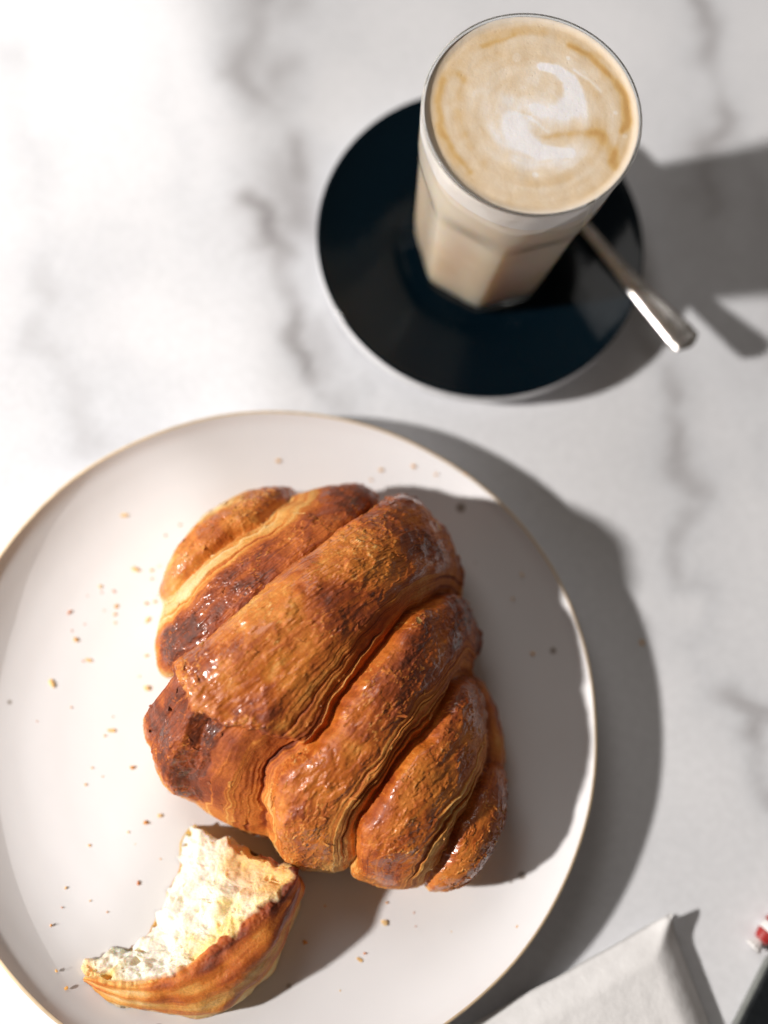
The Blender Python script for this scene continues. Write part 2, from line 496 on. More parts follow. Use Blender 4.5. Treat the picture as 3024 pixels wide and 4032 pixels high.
def poly_dist(X, Y, pts):
    d = np.full(X.shape, 99.0); u = np.zeros(X.shape); L = len(pts) - 1
    for j, ((ax, ay), (bx, by)) in enumerate(zip(pts[:-1], pts[1:])):
        ex, ey = bx - ax, by - ay
        t = np.clip(((X - ax) * ex + (Y - ay) * ey) / (ex * ex + ey * ey), 0, 1)
        dd = np.hypot(X - ax - t * ex, Y - ay - t * ey)
        m = dd < d; d = np.where(m, dd, d); u = np.where(m, (j + t) / L, u)
    return d, u

def build_latte():
    e = empty('latte', (GC[0], GC[1], 0), 'milky latte with swirled foam art filling the faceted glass', 'coffee')
    FOAM_Z, TOP_Z = 11.9, 13.22
    def coffee_r(z, p): return outer_r(z, p) - .07
    zs = np.concatenate([np.linspace(1.78, 2.3, 8), np.linspace(2.4, FOAM_Z + .12, 90)])
    V, PH = polar(zs, coffee_r)
    V[0, :, :2] *= .93
    n = V.shape[1]
    q = np.stack([np.cos(PH) * 3, np.sin(PH) * 3, V[..., 2] * .8], -1)
    mixv = np.clip(0.5 + .7 * fbm(q * .5, 3) + (V[..., 2] - 7) * .035, 0, 1)
    c = ramp(mixv, [(0, (.78, .61, .44)), (.5, (.84, .69, .53)), (1, (.88, .77, .63))])
    pts = np.concatenate([V.reshape(-1, 3), [[0, 0, 1.78]]]); cc = np.concatenate([c.reshape(-1, 3), [c[0, 0]]])
    fq = grid_faces(len(zs), n, wrap_v=True)[:, ::-1].tolist() + [[len(zs) * n, (i + 1) % n, i] for i in range(n)]
    mesh_obj('coffee', pts, fq, M_coffee, e, attrs={'col': cc})
    # foam layer: wavy lower edge, white milk band behind the glass, then the drink's surface
    ph = np.linspace(0, 2 * np.pi, 320, endpoint=False)
    wav = .05 * np.sin(3 * ph + 1) + .03 * np.sin(8 * ph)
    rows = []
    for k in np.linspace(0, 1, 14):
        z = (FOAM_Z + wav) * (1 - k) + 12.60 * k
        r = outer_r(z, ph) - .058
        rows.append(np.stack([r * np.cos(ph), r * np.sin(ph), z], -1))
    for r, z in ((3.99, 12.8), (3.985, 13.1), (3.98, 13.31)):
        rows.append(np.stack([r * np.cos(ph), r * np.sin(ph), np.full_like(ph, z)], -1))
    band = np.stack(rows)
    cb = np.broadcast_to(np.array([.86, .80, .745]), band.shape)
    mesh_obj('milk_band', band.reshape(-1, 3), grid_faces(len(rows), 320, wrap_v=True)[:, ::-1], M_foam, e, attrs={'col': cb.reshape(-1, 3)})
    # drink surface with the art
    nr, nph = 190, 560
    rr = np.concatenate([np.linspace(0.004, 3.6, nr - 20), np.linspace(3.62, 3.982, 20)])
    pp = np.linspace(0, 2 * np.pi, nph, endpoint=False)
    Rr, Pp = np.meshgrid(rr, pp, indexing='ij')
    X, Y = Rr * np.cos(Pp), Rr * np.sin(Pp)
    AX, AY = X + GC[0], Y + GC[1]
    q = np.stack([X, Y, np.zeros_like(X)], -1)
    wX = AX + .09 * fbm(q * .9 + 4, 2); wY = AY + .09 * fbm(q * .9 + 44, 2)
    swirl = np.stack([np.cos(Pp + .35 * Rr) * .9, np.sin(Pp + .35 * Rr) * .9, Rr * 2.6], -1)
    tone = 0.46 + .20 * fbm(swirl, 4) + .10 * fbm(q * 3, 3)          # 0 caramel .. 1 milk white
    def soft(pts, w, amt, pw=2.0):
        nonlocal tone
        d, u = poly_dist(wX, wY, pts)
        ww = np.interp(u, np.linspace(0, 1, len(w)), w) if hasattr(w, '__len__') else w
        tone = tone + amt * np.exp(-(d / ww) ** pw)
    soft([(.3, 29.9), (.6, 29.4)], 1.7, .24)
    soft([(-1.97, 29.59), (-1.6, 28.67), (-.98, 28.26), (-.2, 27.7), (.9, 27.6)], .42, .26)
    soft([(-.94, 29.75), (.24, 29.82), (1.08, 30.03), (1.84, 30.48)], .38, .30)
    soft([(-2.2, 30.4), (-1.5, 30.9), (-.6, 31.1), (.4, 31.9), (1.6, 31.9)], .30, .14)
    soft([(1.5, 28.0), (2.4, 28.4), (2.3, 29.0)], .32, .2)
    soft([(2.0, 31.0), (2.6, 30.6), (2.9, 30.1)], .2, .12)
    for (x, y), r in zip([(-1.1, 31.51), (.63, 32.26), (.93, 27.25), (2.97, 30.83), (3.55, 30.01)], [.17, .09, .12, .08, .1]):
        d = np.hypot(wX - x, wY - y); tone = np.where(d < r * 1.3, tone + .22 * sstep(r * 1.15, r * .85, d), tone)
    soft([(.55, 32.81), (1.44, 32.7), (2.39, 32.19), (3.14, 31.55), (3.46, 30.75), (3.36, 30.18)], [.12, .2, .14, .2, .22, .14], -.55)
    soft([(.74, 28.85), (1.86, 29.47), (2.68, 29.74), (3.2, 29.32), (3.55, 28.78)], [.10, .20, .24, .26, .22], -.42)
    soft([(-2.45, 31.57), (-2.03, 31.95), (-1.5, 32.36)], .12, -.38)
    soft([(-3.35, 29.57), (-3.32, 28.78), (-2.9, 27.81), (-2.11, 27.0), (-1.23, 26.51)], .14, -.34)
    soft([(-2.92, 30.08), (-2.68, 29.91)], .16, -.3)
    soft([(-.6, 29.28), (.05, 29.42), (.92, 29.13)], .07, .22); soft([(.97, 31.88), (1.57, 31.72), (2.13, 31.47)], .07, .3)
    def stroke(pts, w):
        nonlocal tone
        d, u = poly_dist(wX, wY, pts)
        ww = np.interp(u, np.linspace(0, 1, len(w)), w)
        tone = tone + .14 * np.exp(-(d / (ww * 1.8)) ** 2); k = sstep(1.25, .72, d / ww); tone = tone * (1 - k) + 1.08 * k
    stroke([(-.24, 31.49), (.34, 31.56), (.9, 31.44), (1.18, 31.02), (1.37, 30.62), (1.2, 30.3)], [.16, .25, .30, .40, .52, .46])
    stroke([(-.39, 28.90), (.02, 28.46), (.75, 28.22), (1.29, 28.45), (1.88, 28.65)], [.52, .52, .34, .26, .20])
    edge = sstep(3.6, 3.95, Rr)
    tone = tone * (1 - .75 * edge) + .92 * .75 * edge
    c = ramp(np.clip(tone, -.1, 1.1), [(-.1, (.56, .33, .12)), (.1, (.64, .43, .19)), (.42, (.70, .545, .365)), (.7, (.765, .645, .50)), (.95, (.82, .755, .69)), (1.08, (.84, .82, .83))])
    pore = cell_noise(np.stack([X * 5, Y * 5, np.zeros_like(X) + 2.3], -1), 5)
    pit = sstep(.10, .05, pore) * (vnoise(q * 1.3 + 90) > -.1)
    c = c * (1 - .22 * pit[..., None])
    Z = TOP_Z + .09 * sstep(3.55, 3.98, Rr) ** 2 + .012 * fbm(q * 1.4, 3) - .02 * pit
    V = np.stack([X, Y, Z], -1).reshape(-1, 3)
    mesh_obj('foam_surface', V, grid_faces(nr, nph, wrap_v=True), M_foam, e, attrs={'col': c.reshape(-1, 3)})
build_latte()

# ------------------------------------------------------------------ spoon
def build_spoon():
    e = empty('teaspoon', (6.9, 29.7, 2.1), 'small stainless steel teaspoon lying on the saucer behind the glass', 'spoon')
    A = np.array([4.45, 31.55]); Bp = np.array([9.85, 27.95]); d = (Bp - A) / np.linalg.norm(Bp - A); nrm = np.array([-d[1], d[0]])
    # stations: distance from A along the handle, centre height, half width, thickness, cross-dish
    st = [(5.75, 2.62, .12, .10, 0), (6.55, 2.68, .55, .13, .02), (6.2, 2.66, .50, .13, .02)]
    s = [-8.3, -8.0, -7.2, -6.0, -4.8, -4.0, -3.4, -2.4, 0, 2.2, 3.6, 5.2, 6.1, 6.5, 6.68]
    z = [1.60, 1.55, 1.44, 1.38, 1.45, 1.62, 1.78, 1.86, 1.95, 2.06, 2.20, 2.46, 2.60, 2.66, 2.68]
    w = [.15, .65, 1.15, 1.32, 1.05, .55, .30, .25, .27, .35, .43, .54, .58, .47, .12]
    th = [.05, .06, .07, .07, .08, .12, .16, .15, .13, .12, .12, .13, .14, .13, .08]
    ds = [0, .08, .28, .36, .25, .06, 0, 0, 0, .0, .0, .0, 0, 0, 0]
    ss = np.concatenate([np.linspace(-8.3, 6.0, 110), np.linspace(6.05, 6.68, 14)])
    vals = cubic(ss, s, np.stack([z, w, th, ds], 1))
    nv = 28; a = np.linspace(0, 2 * np.pi, nv, endpoint=False)
    V = []
    for q, (zz, ww, tt, dd) in zip(ss, vals):
        x = np.cos(a) * max(ww, .04); up = np.sign(np.sin(a)) * np.abs(np.sin(a)) ** .6 * max(tt, .04) / 2
        crown = .04 * (1 - (x / max(ww, .04)) ** 2) * (1 if dd < .05 else 0)
        hz = zz + up + dd * ((x / max(ww, .04)) ** 2 - 1) + crown + x * .28
        c = A + d * q
        V.append(np.stack([c[0] + nrm[0] * x, c[1] + nrm[1] * x, hz], -1))
    V = np.array(V); i = int(np.searchsorted(ss, -3.6))
    off = np.array([6.9, 29.7, 2.1])
    def closed(P):
        pts = np.concatenate([P.reshape(-1, 3), P[0].mean(0)[None], P[-1].mean(0)[None]]) - off
        fq = grid_faces(len(P), nv, wrap_v=True).tolist(); k = len(P) * nv
        fq += [[k, j, (j + 1) % nv] for j in range(nv)] + [[k + 1, k - nv + (j + 1) % nv, k - nv + j] for j in range(nv)]
        return pts, fq
    mesh_obj('handle', *closed(V[i:]), M_steel, e)
    mesh_obj('bowl', *closed(V[:i + 1]), M_steel, e)
build_spoon()

# ------------------------------------------------------------------ croissant
CK = [-1, 0, 1, 2, 3, 4, 5, 6, 7, 8, 9, 10, 11, 12, 13, 14, 15, 16]
CLp = [(-6.9, 13.0), (-7.08, 11.9), (-7.22, 10.2), (-6.98, 9.36), (-6.35, 7.41), (-5.48, 6.6), (-5.81, 5.28), (-5.58, 3.93), (-4.57, 2.87), (-2.04, 2.0), (.68, 1.86), (2.33, 2.02), (3.48, 2.24), (4.9, 2.28), (6.58, 2.65), (7.54, 3.18), (8.06, 4.5), (8.35, 5.3)]
CRp = [(-6.5, 13.9), (-5.06, 15.14), (-3.92, 15.55), (-3.44, 15.63), (-1.5, 16.5), (-.3, 16.45), (.9, 16.65), (2.0, 16.1), (2.93, 15.39), (3.65, 14.63), (4.14, 13.89), (5.1, 12.42), (5.57, 10.9), (6.45, 9.35), (7.15, 8.05), (7.65, 7.85), (8.13, 6.6), (8.4, 6.0)]
CH = [2.2, 3.6, 4.5, 4.9, 5.8, 6.3, 6.9, 7.3, 7.5, 7.4, 7.1, 6.7, 6.3, 5.7, 4.6, 3.9, 3.0, 2.2]
CB = [0, 0, 0, 0, -.35, -.6, -.15, .5, 1.1, 1.5, 1.6, 1.2, .7, .3, -.1, -.3, -.2, 0]
BANDS = [(-1, 2, .42, 'L'), (2, 4, .50, 'L'), (4, 9, .74, 'M'), (9, 11, .64, 'R'), (11, 13, .60, 'R'), (13, 16, .36, 'R')]
CRUST = [(-.3, (.85, .66, .38)), (0, (.80, .51, .21)), (.2, (.74, .37, .09)), (.42, (.64, .205, .028)), (.65, (.49, .120, .015)), (.85, (.29, .054, .009)), (1.05, (.13, .028, .009)), (1.4, (.06, .016, .008))]

TAIL = [(7.05, 3.0), (7.35, 4.55), (7.25, 6.5), (6.75, 8.4), (6.0, 10.0), (5.1, 11.2)]

def build_croissant():
    ns, nt_, nb = 1300, 470, 50
    sI = np.linspace(-1, 16, ns)
    th = np.concatenate([np.linspace(-.30, math.pi + .30, nt_), np.linspace(math.pi + .30, 2 * math.pi - .30, nb + 2)[1:-1]])
    Lp, Rp, Hh, Bw = cubic(sI, CK, CLp), cubic(sI, CK, CRp), cubic(sI, CK, CH), cubic(sI, CK, CB)
    Cc = (Lp + Rp) / 2; W = (Rp - Lp) / 2
    wl = np.linalg.norm(W, axis=1, keepdims=True); wdir = W / wl
    perp = np.stack([-wdir[:, 1], wdir[:, 0]], 1)            # toward the first tip
    S, T = np.meshgrid(sI, th, indexing='ij')
    v = np.clip((T + .3) / (math.pi + .6), 0, 1)
    ca, sa = np.cos(T), np.sin(T)
    zmid = np.interp(sI, [-1, 1, 6, 12, 16], [1.6, 2.2, 2.7, 2.5, 1.7])[:, None]
    top = sa > 0
    a = -np.sign(ca) * np.abs(ca) ** .88
    zz = np.where(top, zmid + (Hh[:, None] - zmid) * np.abs(sa) ** .92, zmid - (zmid - .92) * np.abs(sa) ** .55)
    a = np.where(top, a, a * (1 - .10 * np.abs(sa)))
    bow = np.where(top, np.abs(sa) ** .9, 0) * Bw[:, None]
    P = np.zeros(S.shape + (3,))
    for k in range(2):
        P[..., k] = Cc[:, k:k+1] + W[:, k:k+1] * a + perp[:, k:k+1] * bow
    P[..., 2] = zz
    # pinch both ends shut
    endk = np.minimum(sstep(-1.0, .1, sI), sstep(16.0, 15.0, sI))[:, None, None]
    cen = np.stack([Cc[:, 0], Cc[:, 1], np.full(ns, 1.9)], -1)[:, None]
    P = cen + (P - cen) * (.15 + .85 * np.sqrt(endk))
    N = grid_normals(P)
    if N[ns // 2, nt_ // 2, 2] < 0: N = -N
    crown = np.clip(sa, 0, 1)
    vw = np.stack([v * 5, S * .35, np.zeros_like(S)], -1)
    Sw = S + .16 * fbm(vw * 1.3 + 11, 3) + .05 * fbm(P * 1.6 + 3, 3)   # grooves wander
    rel = np.zeros_like(S); lam = np.zeros_like(S); dome = np.zeros_like(S); tl = np.zeros_like(S); bid = np.zeros_like(S)
    for bi, (a0, b0, A, side) in enumerate(BANDS):
        t = (Sw - a0) / (b0 - a0)
        m = (t >= 0) & (t < 1) if 0 < bi < 5 else ((t < 1) if bi == 0 else (t >= 0))
        t = np.clip(t, 0, 1)
        if side == 'L': u = 1 - t
        else: u = t
        if side == 'M':
            r = np.where(t < .30, 1 - (1 - t / .30) ** 2.6, 1 - .22 * np.clip((t - .5) / .32, 0, 1) - .76 * sstep(.78, 1.0, t))
            l = np.maximum(sstep(.17, .05, t), sstep(.79, .90, t + .04 * vnoise(np.stack([v * 6, S * 0 + bi, S * .3], -1))))
            q = np.where(t < .5, t * 5, (1 - t) * 5)
        else:
            r = np.where(u < .36, 1 - (1 - u / .36) ** 3.2, 1 - .30 * np.clip((u - .36) / .40, 0, 1) - .68 * sstep(.70, 1.0, u))
            l = sstep(.56, .74, u + .06 * vnoise(np.stack([v * 6, S * 0 + bi, S * .3], -1))); q = u * (b0 - a0)
        if bi == 0: r = np.where(t < .55, np.maximum(r, .8), r)
        if bi == 5: r = np.where(t > .42, np.maximum(r, .75), r)
        rel = np.where(m, r * A, rel); lam = np.where(m, l, lam); dome = np.where(m, r, dome); tl = np.where(m, q, tl); bid = np.where(m, bi, bid)
    amp = .45 + .55 * crown
    rel = rel * amp
    # the crease between wraps is a narrow, deep fold
    for g, dep in ((2, .22), (4, .30), (9, .38), (11, .36), (13, .25)):
        rel = rel - dep * amp * np.exp(-((Sw - g) / .10) ** 2)
    left_open = sstep(.26, .10, v)
    rel = rel - left_open * 1.25 * np.exp(-((Sw - 4) / .34) ** 2)
    # lower layer showing where the middle wrap's torn flap ends
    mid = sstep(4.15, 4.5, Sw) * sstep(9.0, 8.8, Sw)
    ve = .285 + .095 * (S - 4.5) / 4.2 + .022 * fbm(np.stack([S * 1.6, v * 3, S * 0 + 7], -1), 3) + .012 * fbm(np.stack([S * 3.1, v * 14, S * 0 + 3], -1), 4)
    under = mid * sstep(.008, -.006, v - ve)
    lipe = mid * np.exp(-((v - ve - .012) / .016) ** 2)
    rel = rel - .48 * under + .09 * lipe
    # pleats and flat facets in that lower layer
    pleat = sstep(.02, .12, v)
    Sp = Sw + .9 * (v - .2)
    facet = np.interp(Sp + .10 * fbm(P * .6 + 14, 2), [4.1, 5.25, 5.35, 6.2, 6.32, 7.15, 7.3, 7.62, 7.75, 8.3, 9.0], [-.10, .24, .24, -.30, -.30, .10, .10, -.30, -.28, -.08, -.20])
    rel = rel + pleat * under * facet
    ulam = under * sstep(.25, .5, Sp - 7.45 + .1 * fbm(P * .8, 2))
    lam = np.maximum(lam, ulam)
    # laminated edges: many thin strands running along the band
    wob = .07 * fbm(np.stack([v * 3, S * .5, S * 0 + 2], -1), 2) + .02 * fbm(P * .9 + 50, 2)
    across = tl + wob
    def strands(fx, fv, seed):
        return vnoise(np.stack([across * fx, v * fv, S * 0 + bid * 5 + seed], -1))
    sheet = ridged(np.stack([across * 5.5, v * 3.0, S * 0 + bid * 5], -1), 1)
    st1 = strands(14, 2.5, 3.3); st2 = strands(30, 4, 8.1); st3 = strands(55, 6, 1.7)
    strand = np.clip(.5 * st1 + .35 * st2 + .25 * st3, -1, 1)
    rel = rel + lam * amp * (.02 * sheet + .022 * st1 + .026 * st2 + .020 * st3) * (1 - .4 * ulam) * (.35 + .8 * sstep(-.35, .3, fbm(P * .8 + 48, 2)))
    # a few long splits between the layers
    split = lam * sstep(.62, .80, np.abs(strands(8, 2.2, 5.9)))
    rel = rel - .09 * split * amp
    # baked skin: soft blisters, sparse wrinkles and thin lifted flakes
    skin = 1 - .9 * lam
    cs, sn = math.cos(.95), math.sin(.95)
    Pa = P[..., 0] * cs + P[..., 1] * sn; Pb = -P[..., 0] * sn + P[..., 1] * cs
    Q = np.stack([Pa * .62, Pb * 1.15, P[..., 2]], -1)                 # stretched along the wraps
    blister = fbm(Q * .75 + 8, 3, .4)
    wmask = sstep(-.15, .35, fbm(Q * .5 + 33, 2))
    wrinkle = ridged(Q * 1.9 + 20 + .6 * blister[..., None], 2)
    bub = sstep(.42, .10, cell_noise(Q * 2.3 + 4, 3)) * sstep(-.1, .3, fbm(Q * .8 + 91, 2))
    fine = fbm(P * 7 + 30, 3)
    streak = .5 * vnoise(np.stack([Sw * 16, v * 7, S * 0 + 4.4], -1)) + .5 * vnoise(np.stack([Sw * 34, v * 13, S * 0 + 9.4], -1)) + .3 * fbm(Q * 2.4 + 7, 2)
    calm = 1 - .55 * under
    rel = rel + calm * skin * (.075 * blister + .042 * wmask * (wrinkle - .3) + .03 * bub + .004 * fine + .010 * streak)
    fl = fbm(np.stack([Pa * .8, Pb * 1.2, P[..., 2]], -1) * .8 + 71, 5, .62)
    step1 = sstep(.10, .12, fl); step2 = sstep(.36, .38, fl); step0 = sstep(-.32, -.30, fl)
    rimf = sstep(.80, .90, v) * sstep(-.1, .2, fbm(P * 1.3 + 9, 3))      # crisp frayed far side
    rel = rel + skin * (.028 * step1 + .034 * step2 + .024 * step0) * (.4 + .6 * crown)
    rel = rel + rimf * (.10 * sstep(.0, .06, fbm(P * 2.2 + 2, 4)) + .05 * ridged(P * 3 + 5, 2))
    fl2 = fbm(np.stack([Pa * 1.1, Pb * 2.0, P[..., 2] * 1.4], -1) * 1.3 + 171, 4, .6)
    step3 = sstep(.22, .235, fl2); rel = rel + skin * .022 * step3
    def lifted(f, t, w): return np.exp(-((f - t) / w) ** 2)
    frill = skin * (lifted(fl, .115, .012) + lifted(fl, .375, .012) + .8 * lifted(fl2, .24, .018) * sstep(-.2, .3, blister))
    rel = rel + .018 * frill
    P = P + N * rel[..., None]
    # keep it on the plate
    zf = plate_z(P[..., 0], P[..., 1]) + .01
    P[..., 2] = np.maximum(P[..., 2], zf)
    # baking colour: crowns and blisters brown, laminated edges and feet pale; some light and shade painted in
    lowf = fbm(P * .38 + 5, 3); midf = fbm(P * 1.1 + 25, 4)
    edge_l = sstep(.20, .05, v); edge_r = sstep(.95, 1.0, v)
    br = .47 + .10 * (dome - .6) + .27 * lowf + .13 * midf + .10 * blister
    br = br + skin * (.10 * sstep(.5, .9, wrinkle) * wmask - .10 * bub)
    # pale rubbed patches where the top skin has flaked away
    bare = skin * (step1 * sstep(.19, .12, fl) * sstep(.05, .35, lowf + .5 * midf) + .8 * step2 * sstep(.46, .38, fl) * sstep(-.1, .2, midf))
    br = br - .22 * bare + skin * .07 + skin * .13 * sstep(.1, .4, fbm(P * .62 + 77, 3))
    br = br - .36 * frill * sstep(-.4, .3, midf)
    lampale = np.where(Sw < 6, .30, np.where(Sw < 9, -.04, .05)) + .12 * midf
    br = br - lam * (1 - ulam) * (lampale + .42 * strand) + .30 * split
    br = br + ulam * (.20 - .45 * sstep(.15, .6, strand))
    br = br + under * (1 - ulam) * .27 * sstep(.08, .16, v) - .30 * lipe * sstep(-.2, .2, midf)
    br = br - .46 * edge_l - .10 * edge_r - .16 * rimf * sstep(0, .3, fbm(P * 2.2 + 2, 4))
    br = br + np.where(bid == 1, .30 * skin * sstep(.14, .26, v) * sstep(.56, .42, v), 0) - np.where(bid == 0, .18, 0)  # first tip made paler, its sunlit glow put into the colour
    br = br + .05 * fine + skin * (.17 * streak + .06) + skin * .08 * vnoise(np.stack([Sw * 60, v * 18, S * 0 + 2.4], -1)) + .10 * sstep(.6, .8, v)  # last term browns the right side, painting its shade into the crust
    torn = sstep(.24, .14, v) * np.maximum(np.where(bid == 1, sstep(3.25, 3.85, Sw), 0), sstep(4.35, 4.05, Sw) * (Sw > 4))
    br = br * (1 - torn) + (-.25 + .15 * midf) * torn
    br = np.where(T > math.pi + .3, .35, br)
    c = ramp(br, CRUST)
    gloss = np.clip(skin * (1 - .6 * bare) * (.5 + .5 * sstep(.3, .6, br)) * (.45 + .85 * sstep(-.2, .25, fbm(P * 1.1 + 66, 3))) * (1 - torn) * (1 - .6 * np.clip(frill, 0, 1)), 0, 1)
    gloss = gloss * np.where(bid == 1, .62, 1) * (1 - .35 * under)
    e = empty('croissant', (0.5, 9.3, 1.0), 'whole golden-brown flaky croissant with rolled ridges, in the middle of the plate', 'croissant')
    off = np.array([.5, 9.3, 1.0])
    nv = P.shape[1]
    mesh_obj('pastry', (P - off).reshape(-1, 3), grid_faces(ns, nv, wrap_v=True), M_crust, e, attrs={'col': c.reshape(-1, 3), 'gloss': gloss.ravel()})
    # the tucked-under last wrap along the far right side
    ck = cubic(np.linspace(0, 5, 300), np.arange(6.), TAIL)
    rad = cubic(np.linspace(0, 5, 300), np.arange(6.), [.35, .85, 1.05, 1.1, .95, .5])
    tg = np.gradient(ck, axis=0); tg /= np.linalg.norm(tg, axis=1, keepdims=True)
    side = np.stack([tg[:, 1], -tg[:, 0]], 1)
    al = np.linspace(0, 2 * np.pi, 140, endpoint=False)
    sq = lambda q, e: np.sign(q) * np.abs(q) ** e
    A2, R2 = np.meshgrid(al, rad); 
    T3 = np.stack([ck[:, 0:1] + side[:, 0:1] * R2 * sq(np.cos(A2), .9), ck[:, 1:2] + side[:, 1:2] * R2 * sq(np.cos(A2), .9), 1.95 + (R2 * 1.15) * sq(np.sin(A2), .9)], -1)
    cen3 = np.stack([ck[:, 0], ck[:, 1], np.full(300, 1.95)], -1)[:, None]
    ek = np.sqrt(np.clip(np.minimum(np.linspace(0, 5, 300), 5 - np.linspace(0, 5, 300)) / .5, 0, 1))[:, None, None]
    T3 = cen3 + (T3 - cen3) * (.1 + .9 * ek)
    nn3 = (T3 - cen3) / np.maximum(np.linalg.norm(T3 - cen3, axis=-1, keepdims=True), 1e-6)
    st_t = vnoise(np.stack([A2 * 9, np.linspace(0, 5, 300)[:, None] * 1.2 + 0 * A2, A2 * 0], -1))
    T3 = T3 + nn3 * (.07 * fbm(T3 * 1.2 + 3, 3) + .03 * ridged(T3 * 2 + 8, 2) + .03 * st_t)[..., None]
    T3[..., 2] = np.maximum(T3[..., 2], plate_z(T3[..., 0], T3[..., 1]) + .01)
    bt = .60 + .25 * fbm(T3 * .8 + 3, 3) - .22 * st_t
    mesh_obj('tucked_end', (T3 - off).reshape(-1, 3), grid_faces(300, 140, wrap_v=True), M_crust, e, attrs={'col': ramp(bt, CRUST).reshape(-1, 3), 'gloss': np.clip(.3 + .4 * bt, 0, 1).ravel()})
    # loose flakes lifting off the crust
    r2 = np.random.default_rng(3); fv, ff, fc, fg = [], [], [], []
    cand = 0
    while cand < 300:
        i = r2.integers(90, ns - 90); j = r2.integers(40, nt_ - 40)
        pr = .22 + .35 * lam[i, j] + .9 * np.clip(frill[i, j], 0, 1) + .5 * rimf[i, j] + .9 * (abs(v[i, j] - ve[i, j]) < .02) * mid[i, j]
        if r2.random() > pr: continue
        cand += 1
        nrm = grid_n = N[i, j]; p = P[i, j]
        tv = P[i, j + 1] - P[i, j - 1]; tv = tv / np.linalg.norm(tv)
        tu = np.cross(nrm, tv); ang = r2.normal(0, .35) if lam[i, j] > .4 else r2.uniform(0, 6.28)
        ex = tv * math.cos(ang) + tu * math.sin(ang); ey = np.cross(nrm, ex)
        L, Wd = r2.uniform(.16, .50), r2.uniform(.03, .10)
        base = len(fv); nn = 5
        lift = r2.uniform(.0, .06); skew = r2.normal(0, .08)
        for aidx in range(nn):
            for bidx in range(3):
                x = (aidx / (nn - 1) - .35) * L; y = (bidx - 1) * Wd * (math.sin(math.pi * (.08 + .84 * aidx / (nn - 1))) ** .8) * r2.uniform(.35, 1.5) + skew * (aidx / (nn - 1)) ** 2; x += r2.normal(0, .03)
                hgt = -.01 + lift * (aidx / (nn - 1)) ** 1.6 + .02 * (bidx - 1) ** 2 * r2.uniform(-1, 1)
                fv.append(p + ex * x + ey * y + nrm * hgt)
                fc.append(ramp(np.array(np.clip(br[i, j] - r2.uniform(-.05, .20), .05, 1)), CRUST)); fg.append(r2.uniform(.1, .7))
        for aidx in range(nn - 1):
            for bidx in range(2):
                q = base + aidx * 3 + bidx; ff.append([q, q + 3, q + 4, q + 1])
    o = mesh_obj('flakes', np.array(fv) - off, ff, M_crust, e, smooth=False, attrs={'col': np.array(fc), 'gloss': np.array(fg)})
    o['kind'] = 'stuff'
build_croissant()

